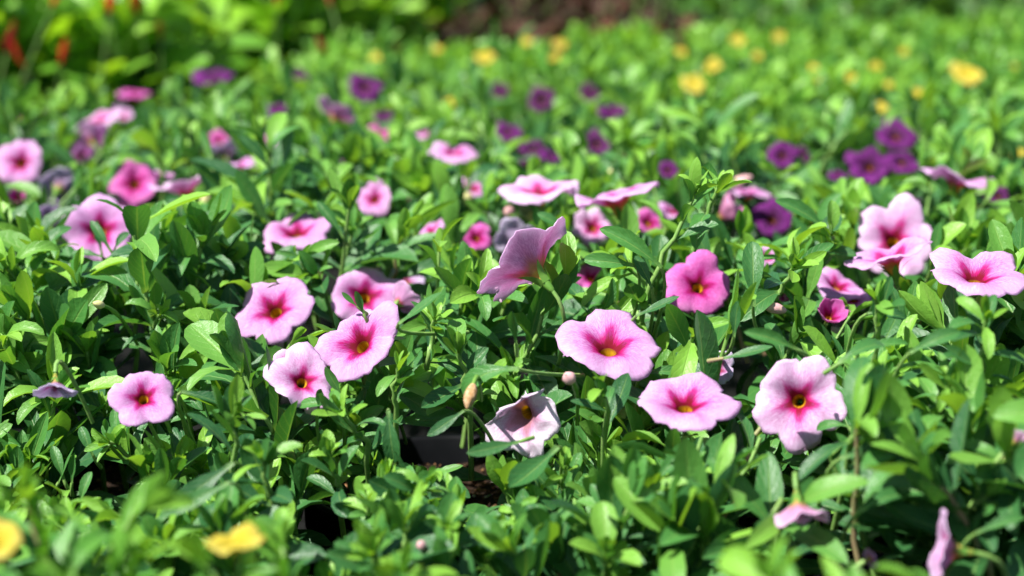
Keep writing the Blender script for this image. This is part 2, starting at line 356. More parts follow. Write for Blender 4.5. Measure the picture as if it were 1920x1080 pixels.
# ------------------------------------------------------------------ the flowers, as the photograph shows them
# px, py, width in px, facing (right, up, towards the lens), colour, extra
FL = [
 (36,303,98,(-.10,.30,.93),'pink',{}), (250,342,96,(0,.42,.9),'deep',{}), (186,430,134,(.15,.32,.93),'pink',{'open':.75}),
 (346,352,110,(-.30,.93,.10),'pale',{'cup':.35,'open':1.0}), (440,308,104,(.02,.98,.08),'pink',{}),
 (555,430,132,(-.05,.87,.47),'pink',{'deepc':1}), (512,577,140,(-.18,.55,.80),'pink',{}), (682,553,130,(.05,.42,.9),'pink',{'dd':.03}),
 (671,640,168,(-.34,.52,.78),'pink',{}), (570,712,126,(.32,.42,.82),'pale',{'dd':.018,'open':.6}), (543,688,80,(-.35,.45,.8),'pale',{'dd':.02,'cup':.25,'open':0.7}),
 (752,565,80,(.65,.45,-.6),'pink',{'cup':.5,'dd':.02,'open':0.8}), (762,524,70,(.2,.7,.6),'faded',{'dd':.05,'open':0.5}),
 (990,494,196,(-.62,.70,-.34),'pale',{'cup':.22,'d':.545}), (1142,640,206,(.02,.84,.54),'pink',{'d':.53}),
 (1310,533,124,(.02,.46,.88),'deep',{'d':.60}), (1012,354,142,(0,.92,.38),'pale',{}), (1152,367,172,(-.33,.93,.10),'pink',{'cup':.12}),
 (852,284,106,(.05,.90,.36),'pink',{}), (700,371,76,(-.3,.5,.8),'pink',{'open':0.95}), (806,432,78,(-.55,.72,.35),'pink',{'open':0.95}),
 (893,444,62,(.1,.5,.85),'deep',{'open':0.8}), (972,452,84,(.1,.55,-.8),'faded',{'open':0.95}), (1112,425,76,(.2,.4,.88),'pale',{'open':0.9}), (1216,416,66,(.3,.5,.8),'deep',{'open':0.85}),
 (1362,400,86,(.72,.52,.25),'deep',{'cup':1.0,'open':0.9}), (1403,359,84,(.05,.95,.24),'pink',{}), (1448,410,80,(0,.45,.9),'purple',{'dd':.06}),
 (1530,398,60,(.5,.75,-.2),'pink',{'open':0.7}), (1680,449,148,(.05,.36,.92),'pale',{'dd':.035}), (1668,478,164,(-.28,.95,.12),'pink',{'cup':.12}),
 (1832,510,182,(.06,.86,.48),'pink',{'d':.535}), (1572,532,100,(.30,.80,.50),'pink',{'deepc':0}), (1556,592,70,(.12,.55,.8),'deep',{'cup':.85}),
 (1796,334,128,(.22,.96,.10),'pink',{}), (1702,371,66,(.25,.95,-.1),'pink',{}), (1285,750,184,(-.04,.80,.58),'pink',{'d':.495}),
 (1497,752,168,(-.22,.10,.96),'pale',{'d':.495,'long':1,'open':1.22}), (978,778,168,(-.46,-.10,.86),'wilting',{'crumple':1,'d':.52,'cup':.22}),
 (1497,958,116,(.05,-.90,.25),'pale',{'cup':.35,'d':.43}), (1772,1030,150,(-.95,.10,-.12),'pale',{'cup':.3,'d':.41}),
 (104,728,84,(.1,-.88,.35),'faded',{'cup':.45,'open':0.8}), (268,742,124,(.12,.52,.82),'pink',{'dd':.02,'open':.3}),
 (188,222,88,(-.2,.8,.4),'pale',{'open':0.95}), (168,266,84,(-.6,.55,-.5),'pink',{'cup':.3,'open':0.95}), (228,216,44,(.4,.6,.6),'pale',{'cup':.5}),
 (34,372,46,(0,.5,.85),'deep',{'cup':.9,'open':0.8}), (112,352,84,(.1,.5,-.82),'faded',{'open':0.7}), (632,214,96,(.45,.86,-.15),'pink',{'cup':.2}),
 (712,250,58,(.2,.85,.3),'deep',{'open':0.8}), (796,250,46,(-.2,.85,.3),'pink',{'open':0.9}), (252,176,64,(0,.92,.3),'deep',{}), (33,217,32,(0,.7,.7),'pink',{'cup':.5}),
 (412,262,50,(.3,.7,.6),'deep',{'open':0.8}), (420,286,56,(-.3,.7,-.5),'faded',{'open':0.5}), (512,298,30,(.2,.8,.4),'pink',{}), (888,352,56,(.1,.7,.6),'pink',{'open':0.8}),
 (1346,690,70,(.2,.4,.85),'faded',{'dd':.03,'open':0.5}), (1108,520,64,(.1,.6,.75),'deep',{'dd':.02,'open':0.7}), (1634,1046,44,(.85,.35,-.3),'pink',{'d':.43,'open':0.6}),
 (8,300,20,(0,.5,.8),'pink',{}), (1905,824,54,(.7,.6,-.3),'pale',{'d':.43,'cup':.4,'open':0.6}), (760,372,46,(0,.9,.3),'deep',{'cup':1.0,'open':0.8}), (1700,480,20,(0,.9,.3),'pink',{}),
 (150,290,60,(-.5,.7,-.3),'pink',{'open':.8}), (505,262,44,(.2,.8,.4),'pale',{'open':.8}), (545,345,40,(-.2,.7,.5),'faded',{'open':.6}), (640,300,52,(.1,.9,.2),'pink',{'open':.7}), (1260,395,56,(.3,.75,.5),'pink',{'open':.7}), (1440,480,50,(.2,.5,.8),'pale',{'open':.5}), (1600,560,60,(-.3,.6,.7),'pink',{'open':.6,'dd':.02}), (300,330,56,(.2,.8,.4),'pink',{'open':.8}), (90,405,60,(-.3,.6,-.5),'faded',{'open':.6}),
 (1480,556,40,(-.9,.1,.3),'deep',{'cup':1.2,'open':0.6}),
]
PUR = [(400,142,76,(0,.85,.45),'purple'), (568,139,60,(.2,.85,.3),'purple'), (684,162,66,(.1,.5,.85),'purple'), (936,167,38,(0,.5,.8),'dark_purple'),
 (1015,186,54,(0,.4,.9),'dark_purple'), (1105,173,42,(0,.5,.8),'dark_purple'), (1148,208,64,(0,.8,.5),'purple'), (952,246,54,(0,.75,.6),'purple'),
 (1000,278,56,(.2,.8,.5),'dark_purple'), (1034,292,46,(.3,.8,.5),'purple'), (1118,268,56,(0,.5,.8),'dark_purple'), (1252,318,42,(0,.6,.8),'purple'),
 (1680,252,80,(0,.68,.7),'purple'), (1630,310,78,(-.1,.5,.85),'purple'), (1692,302,62,(.2,.6,.75),'purple'), (1466,290,58,(-.1,.4,.9),'purple'),
 (1508,289,36,(.4,.5,.7),'dark_purple'), (1570,327,32,(0,.7,.6),'purple'), (1872,366,46,(0,.6,.8),'dark_purple'), (986,306,26,(0,.6,.8),'dark_purple'), (520,205,40,(0,.7,.6),'purple'), (720,216,46,(0,.8,.5),'dark_purple')]
YEL = [(910,106,46,(0,.7,.7)), (745,88,32,(0,.7,.7)), (702,106,32,(0,.7,.7)), (985,76,30,(0,.7,.7)), (1050,82,34,(0,.7,.7)), (1812,136,72,(0,.72,.68)), (1335,123,46,(0,.6,.8)),
 (1300,156,52,(0,.6,.8)), (1276,96,30,(0,.7,.7)), (1520,126,32,(0,.7,.7)), (1532,147,24,(0,.7,.7)), (1595,145,32,(.3,.5,.8)), (1720,172,40,(0,.75,.6)), (1648,200,36,(0,.6,.8)),
 (1460,68,30,(0,.6,.8)), (1384,74,34,(0,.7,.7)), (1642,124,26,(0,.6,.8)), (1696,95,26,(0,.6,.8)), (850,190,32,(0,.6,.8)), (1320,4,30,(0,.6,.8)), (1420,104,24,(0,.6,.8)), (1910,285,30,(0,.6,.8)),
 (1905,122,24,(0,.6,.8)), (1668,158,24,(0,.6,.8)), (1040,108,24,(0,.6,.8)), (820,92,24,(0,.6,.8))]
FRONT = [(-12,1014,118,(-.2,.75,.6),'yellow',{'d':.345}), (438,1014,122,(-.12,.95,.22),'yellow',{'d':.36})]
flowers = []
class Fl: pass
def add_flower(px, py, wpx, n, colr, ex, ref=0.029, kinds=None, zc=0.152):
    f = Fl(); dz = depth_for_z(py, zc); ds = ref*FPX/wpx
    d = ex.get('d') or math.sqrt(dz*ds)
    if 'd' not in ex: d = min(max(d, dz*0.88), dz*1.07) + ex.get('dd', 0)
    f.d = d; f.R = 0.515*wpx*d/FPX; f.n = camvec(n); f.c = at(px, py, d); f.col = colr; f.ex = ex; f.px, f.py, f.w = px, py, wpx
    p = nearest_plant(f.c[0], f.c[1], kinds); f.plant = p; p.flowers.append(f)
    flowers.append(f); return f
for a in FL: add_flower(*a, kinds=('pink',))
for a in PUR: add_flower(*a, {}, kinds=('purple',) if a[0] > 600 else ('pink', 'purple'))
for a in YEL: add_flower(a[0], a[1], a[2]*.86, a[3], 'yellow', {}, ref=0.027, kinds=('yellow',))
for a in FRONT: add_flower(*a, kinds=('yellow_front',))
# pixel ellipses used when leaves are laid out, so that blooms stay open to the lens and to the sun
for f in flowers:
    a = nz(np.cross(f.n, SUN + np.array([.01, .02, 0]))); b_ = np.cross(f.n, a)
    cx, cy, cd = proj(f.c)
    e = []
    for v in (a, b_):
        x, y, _ = proj(f.c + v*f.R); e.append((x-cx, y-cy))
    A = np.array(e).T
    U_, S_, Vt = np.linalg.svd(A); S_[1] = max(S_[1], 0.28*S_[0]); S_ = S_*f.ex.get('open', 1.0); f.Ainv = np.linalg.inv(U_@np.diag(S_)@Vt); f.cpx = np.array([cx, cy])
FC = np.array([f.c for f in flowers]); FR = np.array([f.R for f in flowers]); FD = np.array([f.d for f in flowers])
FO = np.array([f.ex.get('open', 1.0) for f in flowers])
FA = np.array([f.Ainv for f in flowers]); FP = np.array([f.cpx for f in flowers])
# openings between plants: px, py, rx, ry, everything nearer than d is kept clear
GAPS = [(830,838,86,32,.62), (185,900,78,30,.575), (602,992,54,24,.58), (912,922,36,24,.60), (1392,702,58,30,.62), (250,690,36,20,.62)]
def clear_each(P):
    """P (m,k,3): for each of m point sets, True if none of its points blocks a bloom's view or sun, or an opening"""
    m_, k_ = P.shape[:2]; P = P.reshape(-1, 3)
    x, y, d = proj(P)
    q = np.stack([x, y], 1)[:, None, :] - FP[None]
    r = np.einsum('fij,nfj->nfi', FA, q); r2 = (r**2).sum(-1)
    bad = ((r2 < 0.86) & (d[:, None] < FD[None] + 0.004)).any(1)
    v = P[:, None, :] - FC[None]; t = v@SUN
    perp2 = (v**2).sum(-1) - t*t
    bad |= ((t > 0.002) & (t < 0.07) & (perp2 < (0.62*FR[None]*FO[None])**2)).any(1)
    for gx, gy, rx, ry, gd in GAPS: bad |= (((x-gx)/rx)**2 + ((y-gy)/ry)**2 < 1) & (d < gd)
    return ~bad.reshape(m_, k_).any(1)
def clear(P): return bool(clear_each(np.asarray(P)[None])[0])

# ------------------------------------------------------------------ shoots
class Leaf: pass
def add_leaf(plant, o, d, n, s, shape, tint, stem=None, hero=False, mat='leaf'):
    m = frame(o, d, n, s)
    V = HI[shape][0]
    smp = V[[12, 17, 22, 27, 20, 24]]@m[:3, :3].T + m[:3, 3]
    l = Leaf(); l.m = m; l.shape = shape; l.tint = float(min(max(tint, 0), 1)); l.stem = stem; l.smp = smp; l.mat = mat; l.s = s; l.hero = hero
    if hero: plant.leaves.append(l)
    return l
def settle(plant, st, ls):
    if not ls: return
    for l, k in zip(ls, clear_each(np.array([l.smp for l in ls]))):
        if k: plant.leaves.append(l); st.leaves.append(l)
rng = np.random.default_rng(11)
def shoot(plant, T, D, L, leafs=0.021, n=13, base=None, young=0.0, roundish=False, mat='leaf', hero=False, sparse=1.0, bare=0.28, tipn=6):
    """a leafy shoot: tip T, growing along D, length L"""
    D = nz(D)
    B = T - D*L*0.75 + np.array([0, 0, -L*0.25]) if base is None else base
    mid = T - D*L*0.5
    path = bez(B, mid, T, 9)
    path[1:-1] += rng.normal(0, 0.0006, (7, 3))
    if base is not None:
        q_ = path.copy(); q_[0] += np.array([0, .022, -.035]); q_[1] += np.array([0, .004, -.006])
        if clear(q_): path = q_
    st = Leaf(); st.path = path; st.leaves = []; st.r = (0.0010, 0.0006)
    ok = clear(path[1:])
    if not ok: return None
    plant.stems.append(st); ls = []
    ph = rng.uniform(0, 6.28)
    for i in range(n):
        t = bare + (1-bare)*(i+0.5)/n
        k = t*8; i0 = min(int(k), 7); p = path[i0] + (path[i0+1]-path[i0])*(k-i0); ax = nz(path[i0+1]-path[i0])
        a = ph + i*2.39996 + rng.normal(0, .25)
        e1 = nz(np.cross(ax, np.array([.2, .9, .35]))); e2 = np.cross(ax, e1)
        rad = e1*math.cos(a) + e2*math.sin(a)
        th = R(78 - 50*t**1.5) + rng.normal(0, .15)
        d = ax*math.cos(th) + rad*math.sin(th)
        d = nz(d + np.array([0, 0, 0.10 if t > .5 else -0.02]) + SUN*0.08)
        nn = ax*math.sin(th) - rad*math.cos(th)
        nn = nz(nn + 0.42*SUN + rng.normal(0, .16, 3))
        size = leafs*(1.0 - 0.45*max(0, t-0.55)/0.45)*rng.uniform(.72, 1.18)
        if rng.random() > sparse: continue
        shp = int(rng.integers(24, 36)) if ((roundish and rng.random() < .75) or rng.random() < 0.12) else int(rng.integers(0, 24))
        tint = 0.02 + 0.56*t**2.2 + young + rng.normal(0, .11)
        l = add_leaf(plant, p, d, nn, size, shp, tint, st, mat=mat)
        ls.append(l)
    ax = nz(path[-1]-path[-2])
    for i in range(tipn):
        a = ph + i*2.4; e1 = nz(np.cross(ax, np.array([.2, .9, .35]))); e2 = np.cross(ax, e1)
        rad = e1*math.cos(a)+e2*math.sin(a); th = R(10+10*i) + rng.normal(0, .08)
        d = ax*math.cos(th)+rad*math.sin(th); nn = ax*math.sin(th)-rad*math.cos(th)
        l = add_leaf(plant, path[-1]-ax*0.0006*i, d, nn, leafs*(0.34+0.085*i)*rng.uniform(.85, 1.15), int(rng.integers(24, 36)) if rng.random() < .5 else int(rng.integers(0, 12)), 0.84+young+rng.normal(0, .1), st, mat=mat)
        ls.append(l)
    settle(plant, st, ls)
    if len(st.leaves) < 0.45*len(ls):
        gone = set(id(l) for l in st.leaves); plant.leaves = [l for l in plant.leaves if id(l) not in gone]; plant.stems.remove(st); return None
    return st

# hero shoots read off the photograph: tip px, foot px, depth, leaf length px, leaves, youth
HS = [
 (1305,360,1195,585,.555,88,12,.12), (1345,352,1300,470,.57,80,9,.16), (960,590,975,690,.50,98,9,.14), (1075,560,1085,640,.51,80,9,.12),
 (1520,590,1545,690,.47,112,7,.30), (1490,500,1455,560,.55,88,10,.10), (1560,440,1515,485,.60,84,11,.08), (1760,350,1745,430,.66,90,10,.16),
 (1640,560,1650,660,.49,100,10,.05), (1850,600,1840,720,.47,100,10,.05), (1780,720,1760,800,.46,90,9,.12), (1610,760,1590,870,.45,112,8,.10),
 (1700,860,1720,960,.44,110,9,.08), (1850,930,1790,980,.43,100,9,.06), (1400,760,1420,860,.50,84,9,.04), (1300,880,1290,960,.47,96,9,.04),
 (1130,720,1140,800,.49,92,8,.10), (860,660,880,740,.52,84,9,.05), (815,600,800,690,.53,80,8,.05), (640,770,690,850,.50,96,10,.04),
 (440,780,440,900,.48,118,9,.02), (490,860,520,990,.46,100,8,.05), (310,740,290,790,.55,76,9,.10), (195,770,215,830,.56,70,9,.05),
 (300,590,285,650,.58,78,10,.10), (210,610,250,690,.60,72,9,.12), (430,490,420,560,.62,90,9,.04), (300,440,350,500,.66,84,9,.05),
 (520,330,520,400,.80,70,9,.18), (120,430,180,480,.66,84,8,.06), (200,560,160,600,.62,76,8,.05), (70,560,60,640,.62,80,9,.05),
 (60,850,205,985,.515,74,9,.14), (270,895,240,930,.51,66,11,.12), (205,830,290,880,.53,70,9,.08), (290,880,330,940,.51,64,9,.06),
 (600,720,560,800,.50,70,9,.05), (620,850,640,930,.49,74,9,.02), (800,905,760,960,.47,84,11,.05), (690,945,710,990,.47,80,11,.03), (970,960,985,1010,.47,74,12,.05),
 (1060,880,1045,960,.49,72,11,.14), (1110,990,1120,1060,.45,80,10,.03), (1220,960,1230,1040,.46,84,10,.05), (1150,600,1105,580,.56,70,8,.1), (840,990,820,1060,.44,90,10,.02), (530,1010,560,1080,.43,100,9,.03), (700,1040,720,1090,.42,100,9,.02), (950,740,930,820,.5,84,8,.08), (1450,470,1430,560,.56,80,7,.05), (745,690,740,780,.52,80,8,.03), (560,480,590,540,.62,80,9,.08), (660,430,640,500,.66,80,9,.1)]
heroes = []
for (tx, ty, bx_, by_, d, lp, n, yg) in HS:
    Tp = at(tx, ty, d); Bp = at(bx_, by_, d + 0.012)
    pl = nearest_plant(Tp[0], Tp[1]+0.01, ('pink',))
    D = Tp-Bp; Lh = np.linalg.norm(D)
    shoot(pl, Tp, D, max(Lh, .022), leafs=(1.12 if d < .505 else 1.3)*lp*d/FPX, n=n, base=Bp, young=yg, hero=1, roundish=(ty > 820 and tx < 1280), bare=0.12)
# hero leaves: base px, tip px, depth, width ratio class, roll, arch
HLV = [
 (1240,503,1138,420,.545,2,.5,.3), (968,646,960,572,.495,12,.0,.2), (747,607,834,560,.51,1,.4,.2), (1222,540,1193,482,.55,26,.3,.0), (1190,498,1100,484,.55,3,-.5,.4),
 (973,692,838,694,.495,4,.5,.1), (1193,592,1276,566,.54,1,.3,.2), (1412,575,1412,452,.535,31,.1,.0), (1550,432,1466,368,.61,2,.5,.3), (1493,655,1406,616,.475,2,.2,.3),
 (1356,672,1447,660,.50,1,.3,.1), (1376,632,1384,566,.51,13,.5,.0), (1572,682,1676,603,.465,4,.5,.0), (1626,588,1700,586,.50,3,.4,.2), (1618,654,1702,638,.48,2,.3,.1),
 (1706,662,1796,612,.46,3,.3,.2), (1836,690,1764,656,.46,1,.4,.2), (1046,838,960,940,.485,32,.1,.2), (975,828,880,858,.48,1,.2,.1), (728,770,736,866,.495,31,.0,.2),
 (870,770,808,822,.50,1,.3,.1), (340,735,440,760,.50,2,.4,.0), (345,510,340,575,.61,31,.1,.1), (480,440,440,540,.64,1,.3,.0), (640,440,598,376,.64,2,.4,.0), (190,470,185,415,.655,13,.2,.0),
 (330,505,250,540,.62,4,.4,.1), (150,580,40,560,.61,3,.3,.1), (1060,430,1010,400,.62,26,.2,.0), (430,905,320,970,.44,1,.3,.1), (438,868,330,960,.46,1,.2,.1),
 (1575,860,1700,830,.445,3,.4,.1), (1592,800,1528,782,.48,4,.5,.0), (1210,700,1280,690,.53,3,.4,.1), (1225,905,1290,840,.46,26,.1,.1),
 (1610,960,1720,890,.43,4,.4,.0), (1830,1000,1920,965,.42,2,.3,.1), (1450,960,1410,1010,.43,26,.2,.1), (1130,905,1115,985,.47,31,.1,.1), (1190,900,1140,960,.47,27,.1,.1),
 (135,905,145,850,.52,13,.5,.0), (110,905,150,845,.52,1,1.2,.0), (150,945,165,885,.515,31,.2,.0), (165,960,210,945,.51,27,.2,.0), (200,815,205,780,.53,32,.1,.0), (120,900,98,835,.52,3,.9,.0),
 (306,756,305,682,.53,13,.2,.0), (318,744,266,712,.53,27,.3,.0), (298,770,240,716,.53,14,.2,.0), (330,735,300,705,.532,1,.3,.0), (246,770,255,728,.535,27,.2,.0), (205,466,170,412,.62,14,.3,.0), (192,482,130,468,.62,3,.5,.1), (214,470,236,432,.625,27,.3,.0), (640,742,610,690,.52,13,.2,.0), (622,760,560,752,.515,27,.4,.0), (596,770,616,725,.515,28,.2,.0), (670,575,640,552,.535,1,.5,.0), (682,588,664,545,.535,0,.3,.0), (250,560,215,512,.61,14,.3,.0), (610,330,560,300,.75,2,.5,.0), (175,855,150,800,.53,31,.2,.0)]
for (bx_, by_, tx, ty, d, shp, roll, dd) in HLV:
    Bp = at(bx_, by_, d); Tp = at(tx, ty, d - dd*0.012)
    dv = Tp-Bp; s = np.linalg.norm(dv)
    # face turned between the lens and the sky
    n0 = nz(-FW*(1-roll*0.55) + np.array([0, 0, 1.0])*(0.35+roll*0.7) + SUN*0.25)
    pl = nearest_plant(Bp[0], Bp[1]+0.01, ('pink',))
    l = add_leaf(pl, Bp, dv, n0, s*1.05, shp, rng.uniform(.12, .42), None, hero=True)
    # a short petiole stem runs down into the plant
    for off_ in ((0, .028, -.030), (.012, .026, -.026), (-.012, .026, -.026), (0, .034, -.014), (.02, .03, -.01), (-.02, .03, -.01), (0, .02, -.005)):
        f1 = Bp + np.array(off_); pth_ = bez(f1, Bp - nz(dv)*0.005 + np.array([0, .004, -.003]), Bp + dv*0.01, 7)
        if clear(pth_): break
    else:
        pth_ = bez(Bp - nz(dv)*.004 + np.array([0, .003, -.001]), Bp - nz(dv)*.002, Bp + dv*.01, 7)
    st = Leaf(); st.path = pth_; st.leaves = [l]; st.r = (.0007, .0005)
    pl.stems.append(st); l.stem = st

# canopy height
def H(x, y):
    nse = mnoise.noise(Vector((x*9, y*9, 0.3)))*0.010 + mnoise.noise(Vector((x*26, y*26, 4.3)))*0.006
    if y < 0.375:
        return (0.143 if x < -0.03 else 0.126) + nse*0.6
    k = min(max((x-0.02)/0.05, 0), 1)
    if y < 0.512: return 0.112 + 0.026*k + nse*0.6
    if y < 0.58:
        q = (y-0.512)/0.068; q = q*q*(3-2*q)
        return (0.116 + 0.033*q)*(1-k) + (0.138+0.011*q)*k + nse
    p_ = nearest_plant(x, y); r2_ = ((x-p_.x)**2 + (y-p_.y)**2)/.06**2
    return 0.151 + (.005 if x < -.04 else 0) - .013*min(r2_, 1.2) + .004 + nse
def poisson(x0, x1, y0, y1, r, accept, seed):
    rg = np.random.default_rng(seed); cell = r/1.4143; grid = {}; out = []
    n = int((x1-x0)*(y1-y0)/(r*r)*4.5)
    pts = np.column_stack([rg.uniform(x0, x1, n), rg.uniform(y0, y1, n)])
    for x, y in pts:
        if not accept(x, y): continue
        i, j = int((x-x0)/cell), int((y-y0)/cell); bad = False
        for a in range(i-2, i+3):
            for b_ in range(j-2, j+3):
                q = grid.get((a, b_))
                if q and (q[0]-x)**2+(q[1]-y)**2 < r*r: bad = True; break
            if bad: break
        if not bad: grid[(i, j)] = (x, y); out.append((x, y))
    return out
def acc_near(x, y):
    if abs(x) > 0.335*y + 0.05: return False
    if 0.378 < y < 0.405: return False
    if y < .378 and x > -0.02 and y > .34: return False
    return True
near = poisson(-.42, .42, .27, .86, 0.0150, acc_near, 3) + poisson(-.22, .05, .41, .512, 0.0140, lambda x, y: True, 33)
n_near = 0
for x, y in near:
    p = nearest_plant(x, y); 
    if p.kind is None: continue
    z = H(x, y); out = np.array([x-p.x, y-p.y, 0])
    D = np.array([0, 0, 1.0]) + out*9 + rng.normal(0, .30, 3)*np.array([1, 1, .3])
    if 0.50 < y < 0.60: D = D + np.array([0, -0.45, 0])
    low = y < 0.512 and x < 0.04 and y > .38
    L = 0.034 if low else rng.uniform(.045, .07)
    T = np.array([x, y, z + rng.normal(0, .006) + (rng.uniform(.005, .022) if rng.random() < .14 and not low else 0)])
    base = None
    shoot(p, T, D, L, leafs=rng.uniform(.026, .037)*(0.66 if low else .66 if y < .38 else 1), n=11 if low else 12, base=base, young=rng.normal(0.02 if p.kind == 'pink' else .10, .10), roundish=low,
          mat='leaf' if p.kind != 'yellow_front' else 'leaf_yellow_bed')
    n_near += 1
# the skirt of the grown row: shoots leaning out over the low row and the pot rims
for x, y in poisson(-.24, .24, .505, .56, 0.0145, lambda x, y: True, 8):
    p = nearest_plant(x, y+.03, ('pink',)); q = (y-.505)/.055
    T = np.array([x, y, .100 + .030*q + rng.normal(0, .007)]); D = np.array([rng.normal(0, .4), -.75, .75+rng.normal(0, .2)])
    shoot(p, T, D, rng.uniform(.035, .05), leafs=rng.uniform(.023, .034), n=10, young=rng.normal(-.02, .08), roundish=rng.random() < .4)
def acc_far(x, y):
    if abs(x) > 0.345*y + 0.08: return False
    p = nearest_plant(x, y)
    return (p.x-x)**2 + (p.y-y)**2 < 0.078**2
far = poisson(-1.0, 1.0, .86, 2.65, 0.022, acc_far, 4)
for x, y in far:
    p = nearest_plant(x, y)
    z = 0.149 + mnoise.noise(Vector((x*9, y*9, .3)))*.010 + (0.004 if p.kind == 'pink' else 0)
    if p.kind == 'pink' and y > pink_limit(x)-.10: z += .004
    D = np.array([0, 0, 1.0]) + np.array([x-p.x, y-p.y, 0])*8 + rng.normal(0, .3, 3)*np.array([1, 1, .3])
    T = np.array([x, y, z + rng.normal(0, .007)])
    shoot(p, T, D, .055, leafs=rng.uniform(.029, .038), n=10, young=rng.normal(.0 if p.kind != 'yellow' else .03, .1), mat='leaf_yellow_bed' if p.kind == 'yellow' else 'leaf')
print('shoots', n_near, len(far), 'leaves', sum(len(p.leaves) for p in plants), 't', round(time.time()-T0, 1))

# ------------------------------------------------------------------ which leaves the photograph lets one pick out
NEARP = [p for p in plants if p.y < 0.90]
allv = [(p, l) for p in NEARP for l in p.leaves]
CW = 8
zb = np.full((1080//CW+1, 1920//CW+1), 9.0)
G = np.array([l.smp for _, l in allv])                   # n,6,3
gx, gy, gd = proj(G.reshape(-1, 3)); ok = (gx > 0) & (gx < 1920) & (gy > 0) & (gy < 1080)
ix = np.clip(gx//CW, 0, zb.shape[1]-1).astype(int); iy = np.clip(gy//CW, 0, zb.shape[0]-1).astype(int)
np.minimum.at(zb, (iy[ok], ix[ok]), gd[ok])
vis = ((gd <= zb[iy, ix] + 0.002) & ok).reshape(-1, G.shape[1]).sum(1)
score = {}
for (p, l), v in zip(allv, vis):
    d = proj(l.m[:3, 3])[2]; wpx = l.s*0.33*FPX/d
    l.vis = int(v)*wpx if (v >= 2 and wpx >= 9 and d > .37) else 0
    if l.hero: l.vis = 9e3
LEAF_OBJ = 0

